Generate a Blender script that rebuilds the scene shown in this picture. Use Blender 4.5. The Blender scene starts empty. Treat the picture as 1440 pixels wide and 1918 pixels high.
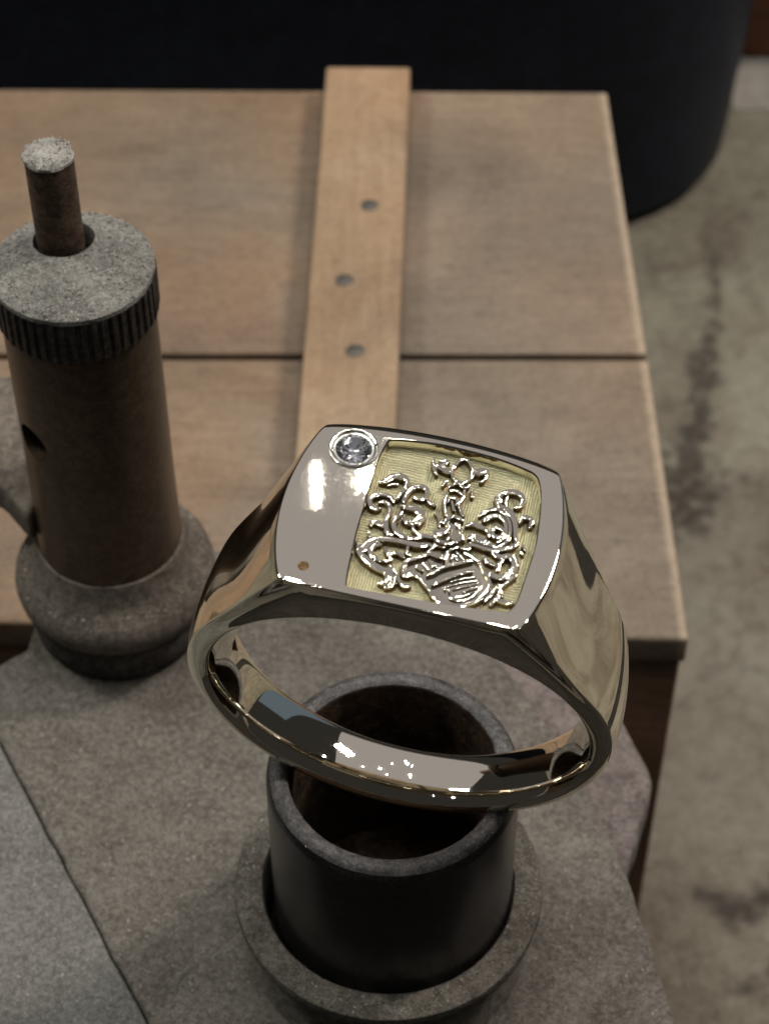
import bpy, bmesh, math, random
from mathutils import Vector, Matrix, noise
from mathutils.geometry import tessellate_polygon
random.seed(7)
S = bpy.context.scene
COL = S.collection
MM = 0.001                      # everything below is written in millimetres

# ------------------------------------------------------------------ camera
PITCH = math.radians(48.5)
CAM = Vector((-0.482, -71.058, 180.049))
cd = bpy.data.cameras.new('camera'); cam = bpy.data.objects.new('camera', cd); COL.objects.link(cam)
cam.location = CAM * MM; cam.rotation_euler = (math.pi/2 - PITCH, 0, 0)
cd.sensor_width = 36; cd.lens = 4100/1918*36; cd.clip_start = 0.01; cd.clip_end = 20
cd.dof.use_dof = True; cd.dof.focus_distance = 0.113; cd.dof.aperture_fstop = 86
S.camera = cam
# ------------------------------------------------------------------ world, lamps, exposure
w = bpy.data.worlds.new('World'); S.world = w; w.use_nodes = True
w.node_tree.nodes['Background'].inputs[0].default_value = (1.0, 0.96, 0.88, 1)
w.node_tree.nodes['Background'].inputs[1].default_value = 0.026
def area(name, loc, target, sx, sy, L, col):
    d = bpy.data.lights.new(name, 'AREA'); d.shape = 'RECTANGLE'; d.size = sx; d.size_y = sy
    d.energy = L*math.pi*sx*sy; d.color = col
    o = bpy.data.objects.new(name, d); COL.objects.link(o); o.location = loc
    o.rotation_euler = (Vector(target)-Vector(loc)).to_track_quat('-Z', 'Y').to_euler()
    return o
area('ceiling_panel_light', (0.0, 0.42, 0.75), (0, 0.06, 0.06), 1.3, 1.0, 0.31, (1.0, 0.94, 0.98))
area('bench_lamp', (-0.34, 0.16, 0.52), (0, 0.03, 0.08), 0.05, 0.12, 60, (0.98, 1.0, 0.90))
area('bench_lamp', (0.34, 0.20, 0.52), (0, 0.03, 0.08), 0.05, 0.12, 108, (1.0, 0.90, 0.80))
area('small_lamp', (-0.07, 0.10, 0.62), (0, 0.0, 0.08), 0.022, 0.022, 180, (1.0, 1.0, 0.95))
area('small_lamp', (0.10, 0.06, 0.62), (0, 0.0, 0.08), 0.022, 0.022, 180, (1.0, 1.0, 0.95))
for i, (x, y, z) in enumerate([(-.16, -.05, .60), (-.10, -.02, .62), (.0, -.06, .62), (.06, .02, .62), (.17, -.03, .60), (-.04, .22, .64), (.13, .17, .63), (-.30, -.04, .45), (.33, .02, .42), (.02, .34, .6)]):  # small lamps added for point glints on the ring
    area('glint_lamp', (x, y, z), (0, 0, .08), .011, .011, 240, (1.0, 1.0, .93))
area('blue_reflection_panel', (.66, .50, .10), (0, 0, .08), .62, .34, .15, (.50, .72, 1.0))  # added unseen panel, gives the inside of the band a bluish reflection
for i in range(14):
    a = i*2.39996; r = .06+.022*i
    area('glint_lamp', (r*math.cos(a), .05+r*math.sin(a)*.8, .66-.004*i), (0, 0, .08), .006, .006, 330, (1.0, .98, .90))  # more added lamps, spread in a spiral for extra glints
S.view_settings.view_transform = 'Standard'; S.view_settings.look = 'None'
S.view_settings.exposure = 0.07; S.view_settings.gamma = 1.0
S.render.engine = 'CYCLES'
S.cycles.max_bounces = 10; S.cycles.glossy_bounces = 7; S.cycles.transmission_bounces = 8
S.cycles.sample_clamp_indirect = 6

# ------------------------------------------------------------------ geometry of the view, used to measure things
FW = Vector((0, math.cos(PITCH), -math.sin(PITCH))); RT = Vector((1, 0, 0)); DN = FW.cross(RT)
RINGM = Matrix(((0.97325, 0.22608, 0.04081), (-0.22198, 0.97121, -0.08647), (-0.05918, 0.0751, 0.99542)))
RINGT = Vector((0.7046, -0.6609, 87.7564)); H = 13.26
def face(u, v):                 # photo position -> millimetres on the signet face
    r = FW + RT*((u-720)/4100) + DN*((v-959)/4100)
    Q = RINGM.transposed(); o = Q @ (CAM-RINGT); d = Q @ r
    p = o + d*((H-o.z)/d.z); return (p.x, p.y)

def mirror(u, v):               # where the polished face sends the view at this spot
    x, y = face(u, v); n = (RINGM @ Vector((.006*x, .006*y, 1))).normalized()
    d = (FW + RT*((u-720)/4100) + DN*((v-959)/4100)).normalized(); r = d-2*d.dot(n)*n
    return (RINGM @ Vector((x, y, H)) + RINGT), r
for (u, v, sx, sy, L) in [(592, 905, .0012, .024, 70), (752, 808, .012, .004, 30)]:  # added lamps, placed so the face mirrors them as bright streaks
    p0, r0 = mirror(u, v); p1 = (p0 + r0*450)*MM
    area('streak_lamp', tuple(p1), tuple(p0*MM), sx, sy, L, (1, 1, .95))
# ------------------------------------------------------------------ material helpers
def newmat(name):
    m = bpy.data.materials.new(name); m.use_nodes = True
    nt = m.node_tree; b = nt.nodes['Principled BSDF']
    return m, nt, b
class N:
    def __init__(s, nt): s.nt = nt
    def new(s, t, **k):
        n = s.nt.nodes.new(t)
        for a, v in k.items(): setattr(n, a, v)
        return n
    def link(s, a, b): s.nt.links.new(a, b)
    def coords(s, scale=(1, 1, 1), rot=(0, 0, 0), loc=(0, 0, 0)):
        tc = s.new('ShaderNodeTexCoord'); mp = s.new('ShaderNodeMapping')
        mp.inputs['Scale'].default_value = [1000*c for c in scale]; mp.inputs['Rotation'].default_value = rot
        mp.inputs['Location'].default_value = loc
        s.link(tc.outputs['Object'], mp.inputs[0]); return mp.outputs[0]
    def noise(s, vec, scale, detail=4, rough=.55, dist=0):
        n = s.new('ShaderNodeTexNoise'); n.inputs['Scale'].default_value = scale; n.inputs['Detail'].default_value = detail
        n.inputs['Roughness'].default_value = rough; n.inputs['Distortion'].default_value = dist
        s.link(vec, n.inputs['Vector']); return n.outputs['Fac']
    def ramp(s, fac, stops, interp='LINEAR'):
        r = s.new('ShaderNodeValToRGB'); e = r.color_ramp; e.interpolation = interp
        while len(e.elements) < len(stops): e.elements.new(.5)
        for el, (p, c) in zip(e.elements, stops):
            el.position = p; el.color = (c if isinstance(c, tuple) else (c, c, c)) + (1,)
        s.link(fac, r.inputs[0]); return r.outputs[0]
    def mix(s, fac, a, b, mode='MIX'):
        n = s.new('ShaderNodeMix', data_type='RGBA', blend_type=mode)
        for i, v in ((0, fac), (6, a), (7, b)):
            if isinstance(v, (int, float)): n.inputs[i].default_value = v
            elif isinstance(v, tuple): n.inputs[i].default_value = v + (1,)
            else: s.link(v, n.inputs[i])
        return n.outputs[2]
    def math(s, op, a, b=0.0, clamp=False):
        n = s.new('ShaderNodeMath', operation=op, use_clamp=clamp)
        for i, v in enumerate((a, b)):
            if isinstance(v, (int, float)): n.inputs[i].default_value = v
            else: s.link(v, n.inputs[i])
        return n.outputs[0]
    def bump(s, b, h, dist, strength=1.0, normal=None):
        n = s.new('ShaderNodeBump'); n.inputs['Distance'].default_value = dist*MM; n.inputs['Strength'].default_value = strength
        s.link(h, n.inputs['Height'])
        if normal is not None: s.link(normal, n.inputs['Normal'])
        if b is not None: s.link(n.outputs[0], b.inputs['Normal'])
        return n.outputs[0]

def dusty(name, dark, mid, light, fine=7.0, broad=.35, bump=.10, rough=.9, metal=0.0, fibre=True, spec=.25, speck=.0):
    m, nt, b = newmat(name); g = N(nt); v = g.coords()
    a = g.noise(v, broad, 5, .6, .4); f = g.noise(v, fine, 5, .75, .6); mid_n = g.noise(v, fine*.28, 4, .65, .5)
    t = g.math('ADD', g.math('MULTIPLY', a, .20), g.math('ADD', g.math('MULTIPLY', f, .46), g.math('MULTIPLY', mid_n, .34)))
    c = g.ramp(t, [(.42, dark), (.5, mid), (.59, light)])
    tint = g.noise(v, broad*1.7, 3, .5)
    c = g.mix(g.math('MULTIPLY', g.ramp(tint, [(.4, 0.0), (.62, 1.0)]), .35), c, g.mix(1.0, c, (1.0, .945, .965), 'MULTIPLY'))
    if speck:
        sp = g.noise(v, fine*1.7, 2, .5)
        c = g.mix(g.math('MULTIPLY', g.ramp(sp, [(.66, 0.0), (.74, 1.0)]), speck), c, (.42, .42, .40))
    nt.links.new(c, b.inputs['Base Color'])
    b.inputs['Roughness'].default_value = rough; b.inputs['Metallic'].default_value = metal
    b.inputs['Specular IOR Level'].default_value = spec
    h = g.math('ADD', g.math('MULTIPLY', f, .6), mid_n)
    g.bump(b, h, bump)
    return m

def wood(name, dark, mid, light, axis='x', rough=.62, dusty_amt=.35):
    m, nt, b = newmat(name); g = N(nt)
    sc = (.10, 1.0, 1.0) if axis == 'x' else (1.0, .07, 1.0)
    v = g.coords(sc); vo = g.coords()
    grain = g.noise(v, 1.5, 6, .62, .35); pores = g.noise(v, 9, 3, .6); blot = g.noise(vo, .07, 4, .6, .6)
    warm = g.noise(vo, .035, 3, .5)
    t = g.math('ADD', g.math('MULTIPLY', grain, .24), g.math('ADD', g.math('MULTIPLY', pores, .16), g.math('MULTIPLY', blot, .60)))
    c = g.ramp(t, [(.36, dark), (.5, mid), (.63, light)])
    c = g.mix(g.math('MULTIPLY', g.ramp(warm, [(.42, 0.0), (.62, 1.0)]), .5), c, g.mix(1.0, c, (1.12, .88, .70), 'MULTIPLY'))
    d = g.noise(vo, 3.5, 5, .7)
    if axis == 'x' and name == 'worn_plank':
        px = g.new('ShaderNodeSeparateXYZ'); g.link(vo, px.inputs[0])
        wl = g.math('ADD', g.math('MULTIPLY', g.math('ADD', px.outputs[0], 2.0), -.05), g.math('MULTIPLY', g.math('SUBTRACT', warm, .5), 4.0))
        ed = g.math('ADD', px.outputs[0], g.math('MULTIPLY', px.outputs[1], .0262))
        ed = g.math('ADD', ed, g.math('MULTIPLY', g.math('SUBTRACT', pores, .5), .8))
        edge = g.ramp(g.math('MULTIPLY', g.math('SUBTRACT', ed, 21.6), 1.1), [(0.0, 0.0), (.6, 1.0)])
        c = g.mix(g.math('MULTIPLY', edge, .75), c, (.40, .31, .225))
        c = g.mix(g.math('MULTIPLY', g.ramp(wl, [(0.0, 0.0), (.9, 1.0)]), .8), c, g.mix(1.0, c, (1.16, .98, .82), 'MULTIPLY'))
    st = g.noise(vo, 1.3, 6, .72, 1.0)
    c = g.mix(g.math('MULTIPLY', g.ramp(st, [(.47, 0.0), (.62, 1.0)]), .55), c, g.mix(1.0, c, (.60, .56, .52), 'MULTIPLY'))
    c = g.mix(g.math('MULTIPLY', g.ramp(d, [(.42, 0.0), (.65, 1.0)]), dusty_amt), c, (.235, .20, .165))
    nt.links.new(c, b.inputs['Base Color'])
    b.inputs['Roughness'].default_value = rough; b.inputs['Specular IOR Level'].default_value = .3
    g.bump(b, g.math('ADD', grain, g.math('MULTIPLY', d, .5)), .12)
    return m

def polished(name, col, rough=.05, wav=.004, scratch=True):
    m, nt, b = newmat(name); g = N(nt); v = g.coords()
    b.inputs['Base Color'].default_value = col + (1,); b.inputs['Metallic'].default_value = 1
    n = g.noise(v, 1.2, 3, .5); sm = g.noise(v, 6, 4, .7)
    nt.links.new(g.math('ADD', g.math('MULTIPLY', g.ramp(sm, [(.45, 0.0), (.8, 1.0)]), .05), rough), b.inputs['Roughness'])
    n1 = g.bump(None, n, wav*6, .35)
    if scratch:
        v2 = g.coords((1, .05, 1), (0, 0, .9)); sc = g.noise(v2, 22, 2, .5)
        g.bump(b, sc, .00012, .2, n1)
    else: g.bump(b, n, wav*6, .35)
    return m

M = {}
M['gold'] = polished('polished_champagne_gold', (.86, .80, .67), .020, .0006)
M['relief'] = polished('relief_gold', (.64, .60, .50), .05, .0015, False)
# brushed, hatched yellow gold of the sunk field
m, nt, b = newmat('hatched_yellow_gold'); g = N(nt); v = g.coords()
wh = g.new('ShaderNodeTexWave', wave_type='BANDS', bands_direction='Y'); wh.inputs['Scale'].default_value = 1.9; wh.inputs['Distortion'].default_value = 4; wh.inputs['Detail'].default_value = 3; g.link(v, wh.inputs['Vector'])
wv = g.new('ShaderNodeTexWave', wave_type='BANDS', bands_direction='X'); wv.inputs['Scale'].default_value = 2.3; wv.inputs['Distortion'].default_value = 3.2
wv.inputs['Detail'].default_value = 2; g.link(v, wv.inputs['Vector'])
f = g.noise(v, 9, 4, .7)
sel = g.ramp(g.noise(v, .35, 2, .5), [(.44, 0.0), (.56, 1.0)]); hat = g.mix(sel, wv.outputs['Fac'], wh.outputs['Fac'])
g.link(g.ramp(g.math('ADD', g.math('MULTIPLY', hat, .3), g.math('MULTIPLY', f, .6)), [(.25, (.34, .31, .18)), (.55, (.57, .54, .35)), (.8, (.78, .75, .56))]), b.inputs['Base Color'])
b.inputs['Metallic'].default_value = .75; b.inputs['Roughness'].default_value = .52
g.bump(b, g.math('ADD', hat, f), .05)
M['field'] = m
m, nt, b = newmat('clear_cut_stone'); b.inputs['Base Color'].default_value = (.93, .95, 1, 1)
b.inputs['Transmission Weight'].default_value = 1; b.inputs['IOR'].default_value = 1.75; b.inputs['Roughness'].default_value = .0
M['stone'] = m
M['groove_shade'] = dusty('painted_groove_shade', (.05, .032, .014), (.12, .08, .035), (.24, .18, .09), 9, 1, .01, .4, .6)  # shade around the relief, painted as dark brown metal
M['cup'] = polished('satin_white_metal', (.88, .88, .90), .38, .01, False)
M['setting'] = polished('bright_setting', (.90, .87, .80), .22, .03, False)
M['brown_spot'] = dusty('brown_residue', (.05, .03, .01), (.12, .07, .03), (.25, .16, .08), 9, 1, .03)
M['platform'] = dusty('dust_covered_metal', (.065, .057, .048), (.130, .117, .101), (.22, .200, .178), 9.0, .22, .15, .92)
M['platform_lo'] = dusty('dust_covered_metal_shelf', (.085, .069, .064), (.150, .125, .118), (.22, .19, .18), 4.0, .2, .2, .92)
M['plate'] = dusty('dust_covered_grey_metal', (.08, .078, .071), (.148, .143, .132), (.235, .228, .213), 9.0, .2, .15, .9)
M['flange'] = dusty('dusty_flange_metal', (.055, .048, .040), (.112, .100, .085), (.19, .175, .150), 7, .3, .14, .85)
M['dark_steel'] = dusty('dark_dusty_steel', (.010, .009, .009), (.020, .018, .018), (.036, .032, .032), 6, .25, .012, .24, .3, spec=.5, speck=.12)
M['rim'] = dusty('dusty_tube_rim', (.022, .020, .021), (.055, .051, .052), (.125, .118, .12), 8, .5, .07, .45, .1, spec=.45, speck=.2)
M['bore'] = dusty('rusty_bore', (.014, .008, .005), (.040, .024, .014), (.09, .055, .034), 2.6, .5, .25, .8, speck=.12)
M['brass'] = dusty('tarnished_brass', (.052, .032, .019), (.075, .050, .032), (.11, .078, .054), 5, .15, .012, .36, .65, spec=.5)
M['cap'] = dusty('dust_on_cap', (.11, .105, .095), (.20, .195, .18), (.32, .31, .285), 7.5, .35, .24, 1.0, speck=.2)
M['knurl'] = dusty('dark_knurled_steel', (.012, .010, .010), (.032, .027, .025), (.085, .07, .06), 5, .4, .05, .5, .3)
M['pin'] = dusty('brown_pin_steel', (.045, .028, .020), (.085, .056, .040), (.15, .11, .085), 5, .3, .05, .5, .5)
M['pin_top'] = dusty('thick_dust', (.17, .155, .14), (.32, .305, .28), (.46, .44, .41), 6.5, .8, .25, 1.0, speck=.3)
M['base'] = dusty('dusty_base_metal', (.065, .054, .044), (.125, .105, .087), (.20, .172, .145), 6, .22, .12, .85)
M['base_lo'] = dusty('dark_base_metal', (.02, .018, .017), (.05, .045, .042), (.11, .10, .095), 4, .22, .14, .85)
M['wood_top'] = wood('worn_plank', (.105, .080, .058), (.165, .130, .098), (.225, .183, .142))
M['wood_strip'] = wood('pale_batten', (.20, .130, .075), (.29, .20, .125), (.37, .275, .185), 'y')
M['wood_side'] = wood('brown_box_side', (.09, .046, .026), (.17, .095, .060), (.24, .145, .10), 'x', .7, .12)
M['wood_red'] = wood('red_brown_board', (.14, .05, .02), (.26, .10, .045), (.36, .16, .08), 'x', .5, .05)
M['nail'] = dusty('nail_head', (.05, .045, .040), (.095, .088, .078), (.15, .14, .125), 3, .4, .05, .5, .4)
M['bin'] = dusty('black_plastic', (.005, .008, .017), (.008, .013, .027), (.013, .020, .040), 1.2, .05, .06, .5, spec=.22, speck=.05)
M['mat'] = dusty('dark_card_black', (.010, .009, .008), (.018, .016, .014), (.03, .027, .024), 1.5, .05, .05)  # near-black of the added sheet that the ring reflects
M['strip'] = dusty('pale_threshold', (.21, .19, .165), (.27, .25, .22), (.33, .31, .28), 2, .1, .05)

def slot(me, mat): me.materials.append(M[mat] if isinstance(mat, str) else mat)
def link(name, me, parent=None, loc=(0, 0, 0)):
    o = bpy.data.objects.new(name, me); COL.objects.link(o); o.location = Vector(loc)*MM
    if parent is not None: o.parent = parent
    return o
def tag(o, label=None, cat=None, group=None, kind=None):
    if label: o['label'] = label
    if cat: o['category'] = cat
    if group: o['group'] = group
    if kind: o['kind'] = kind
    return o
def empty(name, loc, label, cat, group=None):
    o = bpy.data.objects.new(name, None); COL.objects.link(o); o.location = Vector(loc)*MM; o.empty_display_size = .005
    return tag(o, label, cat, group)
def mesh(name, verts, faces, mat, smooth=True, angle=35):
    me = bpy.data.meshes.new(name); me.from_pydata([Vector(v)*MM for v in verts], [], faces); slot(me, mat); me.update()
    if smooth:
        me.polygons.foreach_set('use_smooth', [True]*len(me.polygons)); me.set_sharp_from_angle(angle=math.radians(angle))
    return me
def lathe(name, prof, mat, n=96, jitter=0, cx=0, cy=0, ribs=None):
    V = []; F = []
    for k, (r, z) in enumerate(prof):
        for i in range(n):
            t = 2*math.pi*i/n; rr = r; zz = z
            if ribs and ribs[0] <= k <= ribs[1]: rr = r - (ribs[2] if i % 6 in (0, 1) else 0) - ribs[2]*.3*random.random()
            if jitter and r > 0:
                q = noise.noise(Vector((math.cos(t)*r*1.3, math.sin(t)*r*1.3, z*1.3)))+.5*noise.noise(Vector((math.cos(t)*r*4, math.sin(t)*r*4, z*4)))
                rr += q*jitter*min(1, r*.6); zz += q*jitter*.7
            V.append((cx+rr*math.cos(t), cy+rr*math.sin(t), zz))
    for k in range(len(prof)-1):
        for i in range(n):
            j = (i+1) % n; F.append((k*n+i, k*n+j, (k+1)*n+j, (k+1)*n+i))
    if prof[0][0] > 0 and prof[0] != prof[-1]: F.append(tuple(range(n-1, -1, -1)))
    if prof[-1][0] > 0 and prof[0] != prof[-1]: F.append(tuple((len(prof)-1)*n+i for i in range(n)))
    if prof[0] == prof[-1]:     # closed ring: weld
        L = (len(prof)-1)*n; F = [tuple(a-L if a >= L else a for a in f) for f in F]; V = V[:L]
    me = mesh(name, V, F, mat); bm = bmesh.new(); bm.from_mesh(me); bmesh.ops.recalc_face_normals(bm, faces=bm.faces); bm.to_mesh(me); bm.free()
    me.set_sharp_from_angle(angle=math.radians(35)); return me
def slab(name, outline, z0, z1, mat, bevel=.3, seg=3, sub=0):
    bm = bmesh.new()
    top = [bm.verts.new(Vector((x, y, z1))*MM) for x, y in outline]; bot = [bm.verts.new(Vector((x, y, z0))*MM) for x, y in outline]
    n = len(outline); tf = bm.faces.new(top); bf = bm.faces.new(bot[::-1])
    for i in range(n): bm.faces.new((top[i], bot[i], bot[(i+1) % n], top[(i+1) % n]))
    bmesh.ops.recalc_face_normals(bm, faces=bm.faces)
    if bevel:
        bmesh.ops.bevel(bm, geom=[e for e in bm.edges if e.calc_face_angle(0) > .35], offset=bevel*MM, segments=seg, profile=.5, affect='EDGES')
    me = bpy.data.meshes.new(name); bm.to_mesh(me); bm.free(); slot(me, mat)
    me.polygons.foreach_set('use_smooth', [True]*len(me.polygons)); me.set_sharp_from_angle(angle=math.radians(40))
    return me
def rect(x0, x1, y0, y1): return [(x0, y0), (x1, y0), (x1, y1), (x0, y1)]
def baked(me, mods):            # run modifiers / cuts and keep only the resulting mesh
    o = bpy.data.objects.new('tmp', me); COL.objects.link(o); extra = []
    for kind, kw in mods:
        md = o.modifiers.new(kind, kind)
        for k, v in kw.items():
            if k == 'cutter':
                c = bpy.data.objects.new('tmp_cut', v); COL.objects.link(c); extra.append(c); md.object = c
            else: setattr(md, k, v)
    dg = bpy.context.evaluated_depsgraph_get(); dg.update()
    out = bpy.data.meshes.new_from_object(o.evaluated_get(dg)); out.name = me.name
    for q in [o]+extra: bpy.data.objects.remove(q)
    return out
def cut(me, cutter): return baked(me, [('BOOLEAN', dict(operation='DIFFERENCE', solver='EXACT', cutter=cutter))])
def cyl(r0, r1, z0, z1, mat, n=40, M4=None):
    V = [(r0*math.cos(2*math.pi*i/n), r0*math.sin(2*math.pi*i/n), z0) for i in range(n)]+[(r1*math.cos(2*math.pi*i/n), r1*math.sin(2*math.pi*i/n), z1) for i in range(n)]
    F = [(i, (i+1) % n, n+(i+1) % n, n+i) for i in range(n)]+[tuple(range(n-1, -1, -1)), tuple(range(n, 2*n))]
    if M4 is not None: V = [tuple(M4 @ Vector(v)) for v in V]
    return mesh('cyl', V, F, mat)

# ================================================================== the setting: floor
STAINS = [  # x, y, rx, ry, angle, strength : dark marks on the floor (mm)
 ]
def floor_pt(u, v, z=0.0):
    r = FW + RT*((u-720)/4100) + DN*((v-959)/4100); p = CAM + r*((z-CAM.z)/r.z); return p.x, p.y
for (u, v, rx, ry, a, s) in [(1336, 540, .7, 7, -.05, .8), (1322, 645, .9, 5, -.1, .9), (1318, 690, 1.5, 4, -.1, 1.0), (1308, 760, 1.0, 6, -.15, .9), (1296, 830, 1.5, 5, -.15, .95), (1290, 870, 2.4, 3.5, 0, .9),
        (1284, 935, 3, 4.5, -.2, .95), (1340, 885, 6, 1.6, -.3, .55), (1275, 985, 2, 3, 0, .6), (1225, 520, 1.8, 2.6, 0, .5), (1250, 640, 2.0, 3.5, 0, .3), (1390, 1685, 4.2, 1.5, -.1, .9),
        (1350, 1680, 3.5, 1.0, .2, .5), (1425, 1830, 4, 1, .2, .6), (1350, 1480, 3, 1.5, 0, .35), (1320, 1360, 4, 4, 0, .25), (1270, 1120, 2.5, 3, 0, .3)]:
    x, y = floor_pt(u, v); STAINS.append((x, y, rx, ry, a, s))
def make_floor():
    xs = [-300, -150, -60]+[14+i*.5 for i in range(130)]+[100, 200, 400]; ys = [-200, -100, -30]+[-6+i*.55 for i in range(340)]+[230, 400, 700]
    V = [(x, y, 0.0) for y in ys for x in xs]; nx = len(xs)
    F = [(j*nx+i, j*nx+i+1, (j+1)*nx+i+1, (j+1)*nx+i) for j in range(len(ys)-1) for i in range(nx-1)]
    m, nt, b = newmat('worn_painted_floor'); g = N(nt); v = g.coords()
    n1 = g.noise(v, .045, 6, .62, .5); n2 = g.noise(v, .55, 5, .65, .4); n3 = g.noise(v, 2.2, 4, .7)
    t = g.math('ADD', g.math('MULTIPLY', n1, .5), g.math('ADD', g.math('MULTIPLY', n2, .25), g.math('MULTIPLY', n3, .25)))
    c = g.ramp(t, [(.40, (.090, .072, .050)), (.49, (.160, .137, .104)), (.59, (.225, .202, .165))])
    sx = g.new('ShaderNodeSeparateXYZ'); g.link(v, sx.inputs[0])
    gy = g.math('ADD', g.math('MULTIPLY', g.math('SUBTRACT', sx.outputs[1], 70.0), .012), g.math('MULTIPLY', g.math('SUBTRACT', n1, .5), 3.0))
    c = g.mix(g.math('MULTIPLY', g.ramp(gy, [(.0, 0.0), (.7, 1.0)]), .75), c, g.mix(1.0, c, (.93, 1.0, .94), 'MULTIPLY'))
    at = g.new('ShaderNodeAttribute', attribute_name='stain')
    c = g.mix(g.math('MULTIPLY', at.outputs['Fac'], .9, True), c, (.022, .016, .010))
    g.link(c, b.inputs['Base Color']); b.inputs['Roughness'].default_value = .75
    g.bump(b, g.math('SUBTRACT', g.math('ADD', n2, n3), at.outputs['Fac']), .15)
    me = mesh('floor', V, F, m, False)
    a = me.attributes.new('stain', 'FLOAT', 'POINT'); vals = []
    for x, y, z in V:
        s = 0
        if -6 < y < 178 and 14 < x < 78:
            qx = x+1.0*noise.noise(Vector((x*.25, y*.25, 1)))+.7*noise.noise(Vector((x*.9, y*.9, 3))); qy = y+3*noise.noise(Vector((x*.2, y*.2, 7)))
            for (cx, cy, rx, ry, an, st) in STAINS:
                dx, dy = qx-cx, qy-cy; ca, sa = math.cos(an), math.sin(an)
                q = ((dx*ca+dy*sa)/rx)**2+((-dx*sa+dy*ca)/ry)**2
                if q < 9: s = max(s, 1.25*st*math.exp(-q*.42)*(.75+.6*noise.noise(Vector((x*.8, y*.8, 11)))))
            s2 = s*(.95+.6*noise.noise(Vector((x*.55, y*.4, 21)))+.45*noise.noise(Vector((x*1.6, y*1.3, 5))))
            t = max(0, min(1, (s2-.30)/.28)); s = .30*max(0, min(1, s))+.75*t*t*(3-2*t)*min(1, s*1.2)
            hair = abs(noise.noise(Vector((x*.11, y*.05, 33)))+.3*noise.noise(Vector((x*.5, y*.4, 12))))
            s = max(s, (.30 if hair < .02 else .30*max(0, 1-(hair-.02)/.03)) if y > 60 else 0)
        vals.append(max(0, min(1, s)))
    a.data.foreach_set('value', vals)
    return me
tag(link('floor', make_floor()), kind='structure')

tag(link('added_dark_card', slab('added_dark_card', [(-290, -190), (290, -190), (290, 18), (104, 18), (104, 170), (88, 170), (84, 18), (44, 18), (40, -16), (-290, -16)], .02, 1.2, 'mat', .4)), kind='structure')  # added dark sheet, mostly out of view, to darken reflections in the ring
# ================================================================== far things
tag(link('wooden_board', slab('wooden_board', rect(47.5, 120, 169.7, 200), .02, 26, 'wood_red', .6)),
    'red brown wooden board at the top right corner beside the black bin', 'board')
tag(link('pale_strip', slab('pale_strip', rect(45.2, 120, 158.5, 169.6), .02, .2, 'strip', .05)),
    'pale flat strip on the floor in front of the red brown board', 'strip')
def rrect(cx, cy, hx, hy, r, n=14):
    P = []
    for (sx, sy, a0) in ((1, 1, 0), (-1, 1, 90), (-1, -1, 180), (1, -1, 270)):
        for k in range(n+1):
            a = math.radians(a0+90*k/n); P.append((cx+sx*(hx-r)+r*math.cos(a), cy+sy*(hy-r)+r*math.sin(a)))
    return P
def make_bin():
    V = []; F = []; rows = [(0.0, -1.2, 21), (1.5, 0, 22), (20, .9, 22), (45, 1.6, 23), (90, 2.8, 24), (92, 3.8, 24), (92, 1.8, 23), (88, .4, 22), (3, -1.5, 20)]
    for z, gr, r in rows:
        P = rrect(-45, 180, 88.5+gr, 46+gr, r); V += [(x, y, z) for x, y in P]; n = len(P)
    for k in range(len(rows)-1):
        for i in range(n): F.append((k*n+i, k*n+(i+1) % n, (k+1)*n+(i+1) % n, (k+1)*n+i))
    F.append(tuple(range(n-1, -1, -1))); F.append(tuple((len(rows)-1)*n+i for i in range(n)))
    return mesh('bin', V, F, 'bin')
bn = empty('black_bin', (0, 0, 0), 'large black plastic bin with rounded corner standing behind the wooden box', 'bin')
link('bin_shell', make_bin(), bn)

# ================================================================== wooden box with batten
box = empty('wooden_box', (0, 31, 0), 'worn wooden box with plank lid and pale nailed batten behind the ring', 'wooden box')
BZ = 50.0; by = -31
def bx(name, outline, z0, z1, mat, bev=.5): return link(name, slab(name, [(x, y+by) for x, y in outline], z0, z1, mat, bev), box)
bx('plank', [(-70, 62.1), (21.75, 61.9), (20.75, 97.6), (-70, 98.4)], BZ-3, BZ, 'wood_top', .3)
bx('plank', [(-70, 33.8), (-30, 32.9), (22.5, 31.2), (21.8, 61.3), (-70, 61.5)], BZ-3, BZ-.05, 'wood_top', .35)
bx('front_panel', [(-69, 34.1), (-30, 33.2), (22.2, 31.5), (22.1, 34.5), (-69, 37.1)], .05, BZ-3.02, 'wood_side', .4)
bx('side_panel', [(19.1, 34.8), (22.1, 34.7), (20.6, 93.7), (17.6, 93.7)], .05, BZ-3.02, 'wood_side', .3)
bx('back_panel', [(-69, 94), (20.2, 94), (20.0, 97), (-69, 97)], .05, BZ-3.02, 'wood_side', .3)
bx('batten', [(-8.0, 33.0), (-.1, 32.8), (1.95, 97.5), (-5.95, 97.6)], BZ+.02, BZ+3.0, 'wood_strip', .25)
nail_me = lathe('nail', [(0.001, 0.0), (.62, 0.0), (.72, .05), (.7, .12), (.45, .2), (0.001, .22)], 'nail', 20)
for (u, v) in [(692, 385), (645, 525), (665, 657)]:
    x, y = floor_pt(u, v, BZ+3); o = link('nail', nail_me, box, (x, y+by, BZ+2.98)); o.scale = (1.1, 1.0, 1)
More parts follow.
